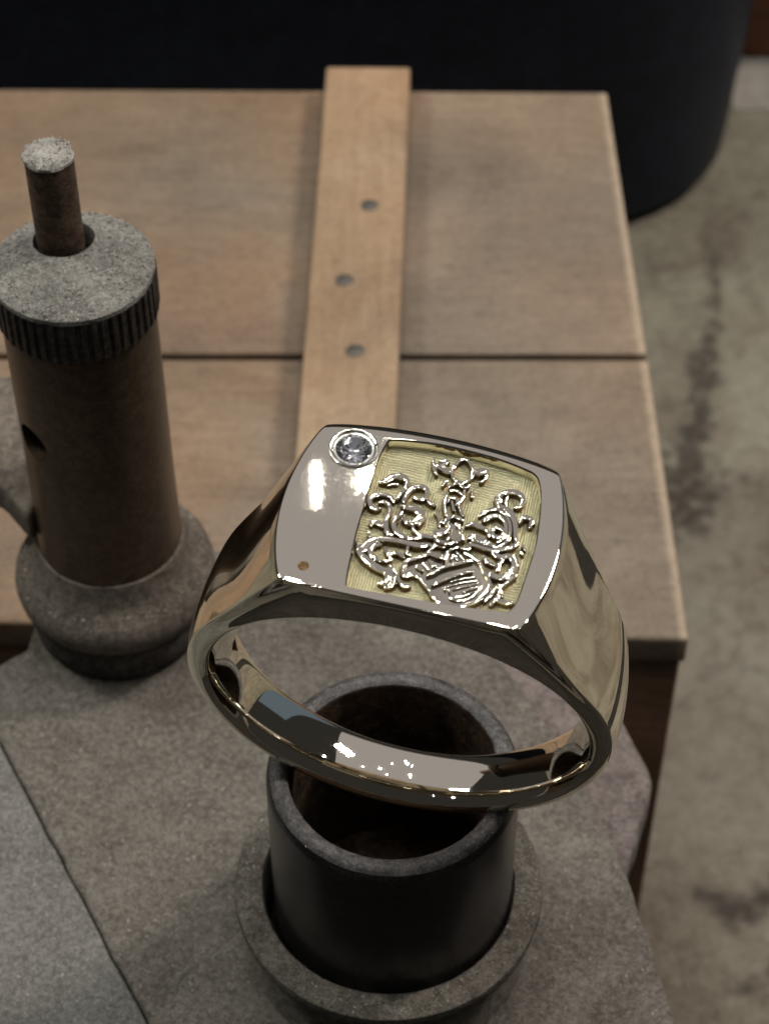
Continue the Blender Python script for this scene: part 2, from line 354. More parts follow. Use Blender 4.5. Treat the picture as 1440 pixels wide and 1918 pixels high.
# ================================================================== dusty tool platform
plat = empty('dusty_platform', (0, 0, 0), 'flat dust covered metal platform carrying the dark tube and the brass post', 'platform')
def wav(o, step=1.0, amp=.12):   # slightly uneven edge, as a worn casting has
    P = []
    for i, (x, y) in enumerate(o):
        x2, y2 = o[(i+1) % len(o)]; L = math.hypot(x2-x, y2-y); n = max(1, int(L/step))
        for k in range(n):
            t = k/n; px, py = x+(x2-x)*t, y+(y2-y)*t
            P.append((px+amp*noise.noise(Vector((px*.6, py*.6, 0))), py+amp*noise.noise(Vector((px*.6, py*.6, 9)))))
    return P
main = [(-26.2, 14.6), (-13.3, -8.8), (-13, -9.4), (18, -9.4), (17.2, -6.3), (14.9, 4.8), (12.8, 10.7), (9.5, 18), (6, 24), (-4, 28), (-12, 31.5), (-21, 31.5), (-24.4, 27.5), (-25.3, 22.4), (-27.2, 21.0), (-30, 19)]
link('top_plate', slab('top_plate', wav(main, 1.0, .16), 57.6, 60, 'platform', .28), plat)
side = [(-30.2, 18.9), (-26.3, 14.55), (-13.4, -8.9), (-14, -9.5), (-60, -9.5), (-60, 6), (-42, 17.5)]
link('side_plate', slab('side_plate', wav(side, 1.0, .12), 57.4, 59.95, 'plate', .25), plat)
low = [(-21, 29), (3, 26.5), (12.5, 21.5), (16.0, 18.2), (17.7, 13.2), (16.2, 8.5), (14.2, 3), (11, -8.5), (-20, -8.8)]
link('lower_plate', slab('lower_plate', wav(low, 1.0, .14), 54.5, 57.5, 'platform_lo', .5), plat)
link('foot', lathe('foot', [(7, 0.02), (8.5, 1.5), (8.5, 12), (6, 16), (6, 48), (9, 54.4)], 'dark_steel', 48), plat)

# ================================================================== flange and dark tube
tube = empty('dark_tube', (0, 0, 60), 'short dark steel tube in a dusty round collar under the gold ring', 'tube')
link('collar', lathe('collar', [(7.5, -.4), (7.5, 5.75), (7.66, 6.0), (9.0, 6.0), (9.25, 5.85), (9.32, 5.5), (9.2, 4.8), (8.8, 4.45), (8.4, 4.2), (8.25, 3.4), (8.3, 1.5), (8.6, 0.2), (8.7, .0), (8.5, -.4), (7.5, -.4)], 'flange', 140, .05), tube, (-.24, 0, 0))
link('tube_wall', lathe('tube_wall', [(7.12, .05), (7.2, .3), (7.2, 16.6), (7.12, 17.3)], 'dark_steel', 140), tube) if False else None
wall = lathe('tube_wall', [(6.2, .05), (7.15, .05), (7.2, 8), (7.2, 17.0), (7.1, 17.35), (7.1, 17.35), (6.2, 17.35), (6.2, .05)], 'dark_steel', 140)
link('tube_wall', lathe('tube_wall', [(6.15, .05), (7.15, .05), (7.2, 8), (7.2, 17.1), (7.14, 17.42), (6.98, 17.68), (6.15, 17.68), (6.15, .05)], 'dark_steel', 140), tube)
link('rim', lathe('rim', [(5.95, 17.69), (6.99, 17.69), (6.82, 17.87), (6.55, 17.97), (6.3, 17.97), (6.08, 17.85), (5.97, 17.78), (5.95, 17.69)], 'rim', 160, .035), tube)
link('bore', lathe('bore', [(6.13, 17.67), (5.93, 17.67), (5.9, 10), (5.85, 3.0), (5.0, 2.4), (.01, 2.3), (.01, 2.0), (6.13, 2.0), (6.13, 17.67)], 'bore', 120, .03), tube)

# ================================================================== brass post on the left
PX, PY = -18.9, 25.5
post = empty('brass_post', (PX, PY, 60), 'dusty brass post with knurled cap and pin standing on the left of the platform', 'tool post')
link('base', lathe('base', [(5.9, 3.55), (6.45, 3.7), (6.75, 4.3), (6.85, 5.0), (6.7, 5.7), (6.3, 6.25), (5.8, 6.7), (5.4, 7.35), (5.15, 8.1), (4.98, 8.9), (4.7, 8.95), (3.5, 8.95), (3.5, 3.55), (5.9, 3.55)], 'base', 120, .06), post)
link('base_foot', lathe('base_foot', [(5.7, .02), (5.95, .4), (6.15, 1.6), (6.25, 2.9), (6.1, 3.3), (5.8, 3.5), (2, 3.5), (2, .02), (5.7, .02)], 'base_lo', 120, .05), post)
body = lathe('post_body', [(3.4, 7.62), (4.98, 7.62), (4.82, 8.6), (4.76, 10), (4.70, 14), (4.66, 29.0), (4.62, 29.3), (3.4, 29.3)], 'brass', 128)
Mb = Matrix.Translation((0, 0, 20.9)) @ Matrix.Rotation(math.radians(222), 4, 'Z') @ Matrix.Rotation(math.radians(90), 4, 'Y')
bore_c = cyl(1.35, 1.35, 1.5, 7, 'bore', 32, Mb)
body = cut(body, bore_c); body.polygons.foreach_set('use_smooth', [True]*len(body.polygons)); body.set_sharp_from_angle(angle=math.radians(30))
link('post_body', body, post)
cap = lathe('knurled_cap', [(3.2, 29.35), (4.6, 29.35), (4.88, 29.5), (4.95, 29.8), (4.95, 32.3), (4.84, 32.6)], 'knurl', 288, 0, ribs=(2, 4, .17))
captop = lathe('cap_top', [(4.1, 32.55), (4.86, 32.55), (4.84, 32.85), (4.6, 33.0), (3.5, 33.26), (2.2, 33.5), (2.0, 33.52), (1.0, 33.6), (.01, 33.6), (.01, 32.55), (4.1, 32.55)], 'cap', 120, .07)
pin_hole = cyl(1.85, 1.85, 27, 36, 'bore', 40, Matrix.Translation((-.62, 1.75, 0)))
cp = link('knurled_cap', cut(cap, pin_hole), post)
ct = cut(captop, pin_hole); ct.polygons.foreach_set('use_smooth', [True]*len(ct.polygons)); ct.set_sharp_from_angle(angle=math.radians(35))
link('cap_top', ct, post)
pn = link('pin', lathe('pin', [(.01, 26), (1.42, 26), (1.42, 39.4), (1.36, 39.55), (.01, 39.55)], 'pin', 64), post, (-.82, 1.85, 0))
link('pin_dust', lathe('pin_dust', [(.01, 39.5), (1.3, 39.5), (1.47, 39.56), (1.46, 39.75), (1.2, 39.92), (.6, 40.0), (.01, 40.02)], 'pin_top', 60, .13), pn)
lug = [tuple(a-b for a, b in zip(floor_pt(u, v, 73.0), (PX, PY))) for (u, v) in [(-90, 700), (30, 700), (70, 820), (72, 930), (52, 965), (30, 940), (0, 905), (-90, 860)]]
link('side_lug', slab('side_lug', lug, 10.0, 13.0, 'base', .5), post)

# ================================================================== the signet ring
ring = empty('signet_ring', tuple(RINGT), 'polished gold signet ring with carved coat of arms and clear stone, resting on the tube', 'ring')
ring.rotation_euler = RINGM.to_euler()
Ro, Ri, A0, BOW = 11.46, 9.90, 5.85, .95
def wz(z, b): return 1.72*(z*(z-H))/(Ro*(Ro+H)) + 2.45*(z+Ro)*(z-H)/(-Ro*H) + b*z*(z+Ro)/(H*(H+Ro))
def ypos(j, z, s=None):
    if s is not None and abs(s) <= 1 and z > H-.01: return (j*(4.80+.10*(1-s*s)-.05*abs(s)**9)) if j < 0 else j*(5.34+.52*(1-s*s)-.12*abs(s)**9)
    if j < 0: return j*(wz(z, 4.80) + (.10*(1-s*s) if s is not None else 0))
    return j*(wz(z, 5.34) + (.58*(1-s*s) if s is not None else 0))
JN = 34; JS = [-1+2*k/JN for k in range(JN+1)]
def dome(x, y): return -.0030*(x*x+y*y)
def drop(j): return .34*max(0, (j-.90)/.10)**1.6
def make_ring():
    loops = []
    TS = 28; US = 60
    def section(kind, sg, u):
        P = []
        A1 = A0; phiE = math.atan2(A1, H)
        for j in JS:                                    # outer
            A = A0+BOW*(1-j*j)-.08*abs(j)**9
            if kind == 'top':
                x = u*A; y = ypos(j, H, u); P.append((x, y, H+dome(x, y)-drop(j)))
            else:
                E = Vector((A, H)); y0 = ypos(j, H, 1); Hd = H+dome(A, y0)-drop(j)
                psi = math.atan2(A, Hd)+math.acos(Ro/math.hypot(A, Hd)); pe = math.atan2(A, Hd)
                phi = pe+(math.pi-pe)*u
                rho = Ro/math.cos(phi-psi) if phi < psi else Ro
                k = min(1, u*1.6); k = k*k*(3-2*k)
                rho += .22*k - .30*k*j*j - .10*k*j**4
                # light waist below the shoulder
                rho -= .18*math.exp(-((u-.16)/.10)**2)*(1-.3*j*j)
                x, z = rho*math.sin(phi), rho*math.cos(phi)
                P.append((sg*x, ypos(j, z), z))
        # back column, inner, front column
        if kind == 'top': phi = math.atan2(u*A0, H)
        else: phi = sg*(phiE+(math.pi-phiE)*u)
        def inner(j):
            rho = Ri-.05+.24*j*j+.18*j**6; x, z = rho*math.sin(phi), rho*math.cos(phi)-.32
            return (x, ypos(j, z), z)
        po = P[-1]; pi = inner(1.0)
        col = []
        for t in (.2, .4, .6, .8):
            x, z = po[0]+(pi[0]-po[0])*t, po[2]+(pi[2]-po[2])*t
            y = ypos(1, z) if kind != 'top' else (po[1]+(pi[1]-po[1])*t)
            col.append((x, y, z))
        inn = [inner(j) for j in reversed(JS)]
        po2 = P[0]; pi2 = inner(-1.0); col2 = []
        for t in (.8, .6, .4, .2):
            x, z = po2[0]+(pi2[0]-po2[0])*t, po2[2]+(pi2[2]-po2[2])*t
            y = po2[1]+(pi2[1]-po2[1])*t
            # concave under the face, gently convex round the shank
            k = max(0, po2[2]/H); y += (.55*k*k - .14*(1-k))*math.sin(math.pi*t) if kind == 'top' or k > 0 else -.14*math.sin(math.pi*t)
            col2.append((x, y, z))
        return P+col+inn+col2
    for k in range(TS+1): loops.append(section('top', 1, -1+2*k/TS))
    for k in range(1, US+1): loops.append(section('side', 1, k/US))
    for k in range(US-1, 0, -1): loops.append(section('side', -1, k/US))
    V = [p for L in loops for p in L]; n = len(loops[0]); m_ = len(loops)
    F = [(a*n+i, a*n+(i+1) % n, ((a+1) % m_)*n+(i+1) % n, ((a+1) % m_)*n+i) for a in range(m_) for i in range(n)]
    me = mesh('ring_band', V, F, 'gold')
    bm = bmesh.new(); bm.from_mesh(me); bmesh.ops.remove_doubles(bm, verts=bm.verts, dist=1e-7); bmesh.ops.recalc_face_normals(bm, faces=bm.faces); bm.to_mesh(me); bm.free()
    return me
def z1(X, Y): return face(480+X/2.25, 760+Y/2.25)
def catmull(P, closed=False, sub=8):
    n = len(P); out = []
    rng = range(n) if closed else range(n-1)
    for i in rng:
        g4 = [P[(i+k) % n] if closed else P[max(0, min(n-1, i+k))] for k in (-1, 0, 1, 2)]
        for s in range(sub):
            t = s/sub; out.append(tuple(.5*((2*b)+(c-a)*t+(2*a-5*b+4*c-d)*t*t+(3*b-a-3*c+d)*t**3) for a, b, c, d in zip(*g4)))
    if not closed: out.append(tuple(P[-1]))
    return out
rec_px = [(575, 140), (690, 150), (800, 166), (1000, 215), (1130, 262), (1172, 285), (1190, 320), (1195, 400), (1178, 560), (1140, 690), (1098, 810), (1070, 850), (1040, 858), (900, 842), (700, 812), (500, 777), (400, 757), (383, 740), (400, 640), (428, 520), (455, 430), (480, 335), (520, 220), (550, 160)]
REC = catmull([z1(*p) for p in rec_px], True, 3)
cxr = sum(p[0] for p in REC)/len(REC); cyr = sum(p[1] for p in REC)/len(REC)
DEPTH = .72
def grow(P, d): 
    out = []
    n = len(P)
    for i in range(n):
        a, b = Vector(P[i-1]), Vector(P[(i+1) % n]); t = (b-a).normalized(); nn = Vector((t.y, -t.x))
        if nn.dot(Vector(P[i])-Vector((cxr, cyr))) < 0: nn = -nn
        out.append((P[i][0]+nn.x*d, P[i][1]+nn.y*d))
    return out
def prism(rows, mat):
    V = []; F = []; n = len(rows[0][0])
    for k_, (P, z) in enumerate(rows): V += [(x, y, z+(dome(x, y) if k_ else 0)) for x, y in P]
    for k in range(len(rows)-1):
        for i in range(n): F.append((k*n+i, k*n+(i+1) % n, (k+1)*n+(i+1) % n, (k+1)*n+i))
    F.append(tuple(range(n-1, -1, -1))); F.append(tuple((len(rows)-1)*n+i for i in range(n)))
    me = mesh('cutter', V, F, mat); bm = bmesh.new(); bm.from_mesh(me); bmesh.ops.recalc_face_normals(bm, faces=bm.faces); bm.to_mesh(me); bm.free(); return me
rb = make_ring()
rb = baked(rb, [('BEVEL', dict(width=.21*MM, segments=4, limit_method='ANGLE', angle_limit=math.radians(38)))])
rb = cut(rb, prism([(REC, H-DEPTH), (REC, H-.10), (grow(REC, .02), H-.06), (grow(REC, .10), H+.03), (grow(REC, .4), H+.35)], 'gold'))
DX, DY = -4.17, 3.66
seat = [(DX+1.02*math.cos(t*math.pi/20), DY+1.02*math.sin(t*math.pi/20)) for t in range(40)]
seatb = [(DX+.25*math.cos(t*math.pi/20), DY+.25*math.sin(t*math.pi/20)) for t in range(40)]
seat2 = [(DX+1.3*math.cos(t*math.pi/20), DY+1.3*math.sin(t*math.pi/20)) for t in range(40)]
rb = cut(rb, prism([(seatb, H-1.05), (seat, H-.3), (seat, H-.06), (seat2, H+.22)], 'gold'))
while len(rb.materials) > 1: rb.materials.pop()
for p in rb.polygons: p.material_index = 0
rb.polygons.foreach_set('use_smooth', [True]*len(rb.polygons)); rb.set_sharp_from_angle(angle=math.radians(32))
rb = baked(rb, [('WEIGHTED_NORMAL', dict(keep_sharp=True, weight=60))])
link('ring_band', rb, ring)
# sunk field
bmv = [(x, y, H-DEPTH+.02) for x, y in grow(REC, -.012)]
n = len(bmv); V = bmv+[(x, y, z-.05) for x, y, z in bmv]
link('sunk_field', mesh('sunk_field', V, [tuple(range(n)), tuple(range(2*n-1, n-1, -1))]+[(i, n+i, n+(i+1) % n, (i+1) % n) for i in range(n)], 'field', True, 30), ring)

# relief: every ridge of the coat of arms is swept along its own line
QZ = {1: (645, 820), 2: (825, 820), 3: (645, 970), 4: (805, 980)}
def q(k, x, y): a, b = QZ[k]; return face(a+x/7.2, b+y/7.2)
ZF = H-DEPTH+.0
PROF = [(1, 0), (1, .12), (.97, .80), (.84, .97), (.45, 1.0), (-.45, 1.0), (-.84, .97), (-.97, .80), (-1, .12), (-1, 0)]
MI = []
def ridge(V, F, pts, ws, h=.38, closed=False, flat=.26):
    P = catmull(pts, closed, 6); n = len(P); K = 9; h = h+random.uniform(-.03, .03); h_ = h; base = len(V)
    m_ = len(ws)
    for i, (x, y) in enumerate(P):
        a = P[i-1] if (i or closed) else P[i]; b = P[(i+1) % n] if (i < n-1 or closed) else P[i]
        tx, ty = b[0]-a[0], b[1]-a[1]; L = math.hypot(tx, ty) or 1; nx, ny = -ty/L, tx/L
        t = i/(n-1 if not closed else n)*(m_-1 if not closed else m_); k = int(t); w_ = ws[k % m_]*(1-t+k)+ws[min(k+1, m_-1) if not closed else (k+1) % m_]*(t-k)
        hh = h*(.78+.22*min(1, w_/.12))
        for s in range(K+1):
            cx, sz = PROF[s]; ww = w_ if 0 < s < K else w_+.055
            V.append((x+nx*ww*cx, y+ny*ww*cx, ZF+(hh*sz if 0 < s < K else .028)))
    for i in range(n if closed else n-1):
        for s in range(K):
            a = base+i*(K+1)+s; b = base+((i+1) % n)*(K+1)+s; F.append((a, b, b+1, a+1)); MI.append(1 if s in (0, 1, K-1, K-2) else 0)  # ridge sides and skirt take the painted shade colour
    if not closed:              # rounded ends
        for e, sg in ((0, -1), (n-1, 1)):
            x, y = P[e]; a = P[1] if e == 0 else P[n-2]; dx, dy = x-a[0], y-a[1]; L = math.hypot(dx, dy) or 1
            w_ = ws[0] if e == 0 else ws[-1]
            rows = [[base+e*(K+1)+s for s in range(K+1)]]
            for st in (.5, .87, 1.0):
                c = math.sqrt(max(0, 1-st*st)) if st < 1 else 0.02
                idx = []
                nx, ny = -dy/L, dx/L
                if sg < 0: nx, ny = -nx, -ny
                for s in range(K+1):
                    cxx, sz = PROF[s]; hh = h_*(.78+.22*min(1, w_/.12))*sz*(1 if c > .4 else .72)
                    idx.append(len(V)); V.append((x+dx/L*w_*st+nx*w_*cxx*c, y+dy/L*w_*st+ny*w_*cxx*c, ZF+(hh if 0 < s < K and st < 1 else -.02)))
                rows.append(idx)
            for r0, r1 in zip(rows, rows[1:]):
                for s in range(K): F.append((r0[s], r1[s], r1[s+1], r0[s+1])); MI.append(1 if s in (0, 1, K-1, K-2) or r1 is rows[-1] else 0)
def relief(name, strokes, parent, h=.38, plates=()):
    V = []; F = []; MI.clear()
    for st in strokes:
        pts, ws = st[0], st[1]; hh = st[2] if len(st) > 2 else h; cl = st[3] if len(st) > 3 else False
        ridge(V, F, [q(*p) for p in pts], [x*1.04 for x in ws], hh*1.05, cl)
    for (pl, ht) in plates:
        P = catmull([q(*p) for p in pl], True, 4); b0 = len(V); n = len(P)
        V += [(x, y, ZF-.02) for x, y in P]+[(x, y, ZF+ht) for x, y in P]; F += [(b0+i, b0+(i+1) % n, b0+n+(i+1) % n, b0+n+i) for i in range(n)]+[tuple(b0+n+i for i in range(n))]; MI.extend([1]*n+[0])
    me = mesh(name, V, F, 'relief', True, 42); slot(me, 'groove_shade'); me.polygons.foreach_set('material_index', MI)
    bm = bmesh.new(); bm.from_mesh(me); bmesh.ops.recalc_face_normals(bm, faces=bm.faces); bm.to_mesh(me); bm.free()
    return link(name, me, parent)
arms = bpy.data.objects.new('coat_of_arms', None); COL.objects.link(arms); arms.parent = ring; arms.empty_display_size = .002
relief('left_mantling_scroll', [
 ([(1, 480, 530), (1, 560, 520), (1, 650, 470), (1, 760, 460), (1, 850, 520), (1, 830, 610), (1, 770, 690), (1, 715, 760)], [.06, .16, .20, .20, .15, .12, .10, .10]),
 ([(1, 590, 560), (1, 650, 540), (1, 715, 545)], [.05, .07, .06], .30),
 ([(1, 800, 790), (1, 850, 690), (1, 930, 610), (1, 1040, 590), (1, 1120, 640), (1, 1100, 730), (1, 1040, 765), (1, 945, 735)], [.10, .13, .14, .14, .13, .10, .08, .07]),
 ([(1, 1120, 690), (1, 1140, 800), (1, 1225, 840)], [.08, .08, .09]),
 ([(1, 665, 800), (1, 620, 735), (1, 510, 705), (1, 400, 720), (1, 345, 780), (1, 365, 870), (1, 430, 900), (1, 490, 885)], [.07, .12, .13, .14, .14, .12, .10, .06]),
 ([(1, 480, 800), (1, 550, 795), (1, 615, 860), (1, 610, 960), (1, 565, 1060), (1, 575, 1190), (3, 640, 170)], [.07, .10, .12, .13, .13, .12, .10]),
 ([(1, 770, 940), (1, 700, 1010), (1, 665, 1110), (1, 700, 1210), (3, 730, 140), (3, 850, 205), (3, 1050, 205)], [.08, .12, .13, .14, .14, .12, .06]),
 ([(1, 790, 1020), (1, 850, 1080), (1, 950, 1070), (1, 1040, 980), (1, 960, 900), (1, 850, 880), (1, 790, 850)], [.07, .13, .17, .20, .20, .16, .10]),
 ([(1, 1060, 940), (1, 1060, 1030), (1, 1000, 1110)], [.08, .12, .10], .42),
 ([(1, 925, 1120), (3, 945, 110), (3, 1040, 170), (3, 1190, 200)], [.07, .09, .11, .12]),
 ([(1, 1230, 940), (1, 1285, 1020), (1, 1285, 1120)], [.06, .07, .06]),
 ([(1, 400, 1060), (1, 460, 1080), (1, 520, 1120)], [.12, .15, .10]),
 ([(1, 350, 1060), (1, 370, 1110)], [.06, .06]),
], arms)
relief('left_mantling_branch', [
 ([(3, 180, 235), (3, 190, 320), (3, 200, 400), (3, 310, 510), (3, 430, 600), (3, 550, 660), (3, 620, 740)], [.06, .09, .14, .20, .20, .17, .16]),
 ([(3, 260, 350), (3, 340, 270), (3, 450, 225), (3, 600, 230), (3, 720, 250), (3, 860, 280), (3, 1000, 310), (3, 1150, 300)], [.22, .22, .19, .16, .14, .15, .17, .10]),
 ([(3, 330, 130), (3, 350, 220), (3, 315, 300)], [.06, .07, .06], .42),
 ([(3, 430, 470), (3, 360, 420), (3, 360, 350), (3, 410, 300), (3, 490, 290)], [.10, .16, .16, .12, .08]),
 ([(3, 555, 340), (3, 600, 410), (3, 700, 405), (3, 800, 455)], [.06, .12, .10, .08]),
 ([(3, 420, 500), (3, 520, 520), (3, 630, 500), (3, 590, 430)], [.08, .07, .08, .09]),
 ([(3, 860, 330), (3, 850, 400), (3, 890, 440)], [.07, .10, .06], .42),
 ([(3, 620, 600), (3, 625, 720), (3, 590, 810), (3, 480, 810)], [.14, .19, .18, .10]),
 ([(3, 690, 720), (3, 680, 800), (3, 640, 850), (3, 560, 870)], [.07, .09, .10, .08]),
 ([(3, 650, 620), (3, 710, 700), (3, 745, 800), (3, 810, 860), (3, 890, 850)], [.06, .08, .09, .10, .08]),
 ([(3, 560, 690), (3, 565, 780)], [.06, .06], .44),
], arms)
relief('shield', [
 ([(3, 1160, 420), (3, 1000, 470), (3, 850, 520), (3, 800, 600), (3, 815, 715), (3, 920, 695), (3, 1010, 735), (3, 1080, 820), (3, 1160, 920), (4, 60, 940), (4, 200, 1030), (4, 400, 1050), (4, 600, 1000), (4, 740, 900), (4, 810, 780), (4, 790, 680), (4, 740, 590), (4, 690, 480), (4, 600, 400), (4, 480, 330)],
  [.08, .11, .12, .11, .11, .12, .12, .11, .10, .11, .12, .12, .12, .12, .11, .10, .09, .08, .09, .08], .40),
 ([(4, 690, 690), (4, 690, 770), (4, 620, 880), (4, 500, 950), (4, 360, 950), (4, 280, 925)], [.05, .06, .06, .07, .08, .06], .30),
 ([(3, 1120, 700), (4, 60, 600), (4, 200, 525), (4, 420, 470), (4, 570, 435)], [.06, .08, .09, .09, .08], .38),
 ([(3, 1190, 830), (4, 90, 740), (4, 220, 690), (4, 420, 615), (4, 570, 585)], [.06, .08, .08, .08, .07], .36),
 ([(4, 290, 705), (4, 450, 665), (4, 620, 640)], [.035, .04, .035], .26),
 ([(4, 250, 765), (4, 450, 715), (4, 650, 685)], [.035, .04, .035], .26),
 ([(4, 320, 815), (4, 480, 770), (4, 650, 730)], [.035, .04, .035], .26),
 ([(4, 450, 850), (4, 560, 810), (4, 650, 780)], [.035, .04, .035], .26),
 ([(4, 360, 910), (4, 480, 890), (4, 610, 840)], [.06, .06, .04], .28),
 ([(4, 200, 790), (4, 215, 815)], [.05, .05], .34), ([(4, 260, 820), (4, 275, 850)], [.05, .05], .34),
 ([(3, 990, 580), (3, 1050, 620)], [.12, .12], .26), ([(3, 1070, 530), (3, 1140, 610)], [.07, .07], .28),
 ([(3, 1150, 500), (3, 1200, 570)], [.07, .07], .28), ([(3, 1220, 550), (3, 1250, 580)], [.06, .06], .28),
 ([(4, 290, 400), (4, 330, 350), (4, 380, 400)], [.07, .10, .08], .26),
 ([(4, 370, 320), (4, 420, 360), (4, 460, 415)], [.05, .06, .06], .30),
 ([(4, 200, 420), (4, 240, 340), (4, 310, 285), (4, 400, 260)], [.09, .09, .08, .07], .38),
 ([(4, 0, 330), (4, 90, 370), (4, 190, 400)], [.14, .15, .10], .36),
 ([(3, 1170, 350), (3, 1230, 300), (3, 1330, 310)], [.10, .12, .14], .36),
], arms, plates=[([(3, 1160, 420), (3, 1000, 470), (3, 850, 520), (3, 805, 600), (3, 830, 705), (3, 1010, 735), (3, 1160, 920), (4, 200, 1020), (4, 400, 1040), (4, 600, 990), (4, 740, 890), (4, 800, 780), (4, 740, 600), (4, 600, 400), (4, 400, 300), (4, 150, 300)], .13)])
relief('helmet', [
 ([(4, 50, 120), (4, 120, 200), (4, 250, 235), (4, 350, 215), (4, 430, 165)], [.10, .12, .12, .11, .09], .52),
 ([(4, 60, 110), (4, 150, 95), (4, 230, 60), (4, 270, 10), (4, 230, -60)], [.10, .14, .15, .13, .10], .50),
 ([(4, 250, 140), (4, 290, 130)], [.12, .10], .40),
 ([(4, 400, 20), (4, 440, 90), (4, 450, 160)], [.08, .09, .08], .44),
 ([(1, 1320, 1080), (1, 1400, 1070), (2, 50, 1080), (2, 150, 1010)], [.08, .12, .12, .10], .44),
 ([(2, 180, 1020), (2, 250, 1030), (2, 300, 1060)], [.10, .10, .08], .46),
 ([(2, 230, 1110), (2, 280, 1150)], [.09, .08], .44),
 ([(4, 430, 290), (4, 530, 290), (4, 540, 220)], [.06, .08, .06], .42),
 ([(4, 540, 130), (4, 570, 110)], [.10, .08], .40),
], arms, plates=[([(4, 30, 60), (4, 60, 180), (4, 200, 250), (4, 400, 220), (4, 460, 120), (4, 420, 0), (2, 280, 1060), (2, 100, 1050)], .22)])
relief('crest_figure', [
 ([(2, 90, 700), (2, 60, 850), (2, 80, 980)], [.08, .09, .07], .42),
 ([(2, 100, 800), (2, 150, 735), (2, 215, 760), (2, 230, 830)], [.06, .07, .07, .06], .38),
 ([(2, 330, 650), (2, 310, 730), (2, 255, 820), (2, 270, 910), (2, 310, 990)], [.07, .08, .09, .10, .07], .42),
 ([(2, 130, 600), (2, 220, 555), (2, 340, 615), (2, 385, 580)], [.07, .10, .07, .07], .42),
 ([(2, 140, 645), (2, 220, 640), (2, 290, 690)], [.07, .07, .07], .34),
 ([(2, 160, 790), (2, 185, 900)], [.07, .06], .34),
 ([(2, 40, 580), (2, 80, 530)], [.07, .07], .42),
 ([(2, 440, 620), (2, 430, 730)], [.07, .07], .40),
 ([(2, 300, 225), (2, 190, 320), (2, 165, 400), (2, 190, 490), (2, 310, 545), (2, 410, 480), (2, 440, 360), (2, 375, 250)], [.09]*8, .40, True),
 ([(1, 1215, 220), (1, 1210, 330), (1, 1250, 430)], [.07, .08, .07], .46),
 ([(1, 1270, 320), (1, 1360, 330), (2, 40, 340), (2, 120, 390)], [.20, .24, .24, .16], .36),
 ([(1, 1300, 250), (1, 1400, 250), (2, 60, 270)], [.10, .12, .10], .34),
 ([(2, 470, 400), (2, 540, 400), (2, 610, 390)], [.18, .26, .20], .36),
 ([(2, 645, 350), (2, 625, 440), (2, 590, 510), (2, 540, 530)], [.06, .07, .07, .06], .44),
], arms)
relief('right_mantling_scroll', [
 ([(2, 750, 740), (2, 790, 850), (2, 860, 890)], [.08, .12, .12]),
 ([(2, 800, 800), (2, 820, 710), (2, 920, 670), (2, 1040, 680), (2, 1120, 760), (2, 1080, 860), (2, 1005, 875)], [.10, .14, .15, .15, .13, .12, .06]),
 ([(2, 905, 740), (2, 880, 800), (2, 905, 860)], [.06, .07, .06], .42),
 ([(2, 830, 870), (2, 930, 930), (2, 1000, 1040), (2, 1020, 1180), (4, 1160, 130), (4, 1180, 210)], [.14, .20, .17, .13, .10, .09]),
 ([(2, 540, 980), (2, 640, 920), (2, 760, 895), (2, 870, 960), (2, 935, 1080), (4, 1090, 60), (4, 1045, 180), (4, 920, 250), (4, 780, 225), (4, 600, 165)], [.09, .11, .10, .09, .09, .09, .09, .09, .10, .12]),
 ([(2, 600, 1050), (2, 690, 1000), (2, 790, 995), (2, 870, 1070), (2, 890, 1190), (4, 1000, 150), (4, 920, 190)], [.13, .12, .11, .10, .09, .09, .07]),
 ([(4, 930, 0), (4, 1000, 60), (4, 960, 130), (4, 870, 120), (4, 850, 40)], [.11]*5, .38, True),
 ([(2, 350, 1120), (2, 450, 1100), (2, 560, 1150), (4, 780, 40), (4, 800, 110)], [.06, .14, .14, .10, .06]),
 ([(4, 590, 90), (4, 680, 140), (4, 790, 190)], [.10, .16, .08]),
 ([(2, 1070, 1080), (2, 1130, 1015), (2, 1230, 1040), (2, 1215, 1140)], [.10, .11, .12, .08]),
 ([(2, 1250, 1050), (2, 1265, 1090)], [.06, .06], .42),
], arms)
relief('right_mantling_branch', [
 ([(4, 560, 220), (4, 700, 270), (4, 850, 310), (4, 1000, 290), (4, 1120, 260), (4, 1180, 200)], [.10, .11, .12, .14, .12, .08]),
 ([(4, 860, 340), (4, 960, 400), (4, 1080, 390), (4, 1150, 490), (4, 1110, 610), (4, 980, 670), (4, 860, 650), (4, 780, 600)], [.12, .15, .17, .18, .20, .20, .16, .08]),
 ([(4, 990, 440), (4, 930, 500), (4, 920, 580)], [.06, .11, .09], .42),
 ([(4, 730, 380), (4, 770, 450), (4, 850, 490)], [.08, .12, .10]),
 ([(4, 1140, 380), (4, 1180, 450), (4, 1200, 520)], [.06, .07, .06], .44),
 ([(4, 1160, 655), (4, 1060, 730), (4, 960, 820), (4, 950, 880), (4, 990, 940)], [.07, .08, .08, .06, .05], .46),
 ([(4, 1030, 300), (4, 1090, 280)], [.09, .08], .42), ([(4, 1260, 240), (4, 1290, 290)], [.07, .06]), ([(4, 1240, 330), (4, 1265, 360)], [.07, .06]),
 ([(4, 930, 770), (4, 850, 880), (4, 750, 980)], [.09, .10, .08]),
 ([(4, 960, 860), (4, 900, 950), (4, 830, 1030)], [.08, .11, .08]),
 ([(4, 920, 970), (4, 1040, 1010), (4, 1150, 1010)], [.12, .13, .07]),
 ([(4, 990, 690), (4, 1040, 640)], [.10, .10]),
], arms)
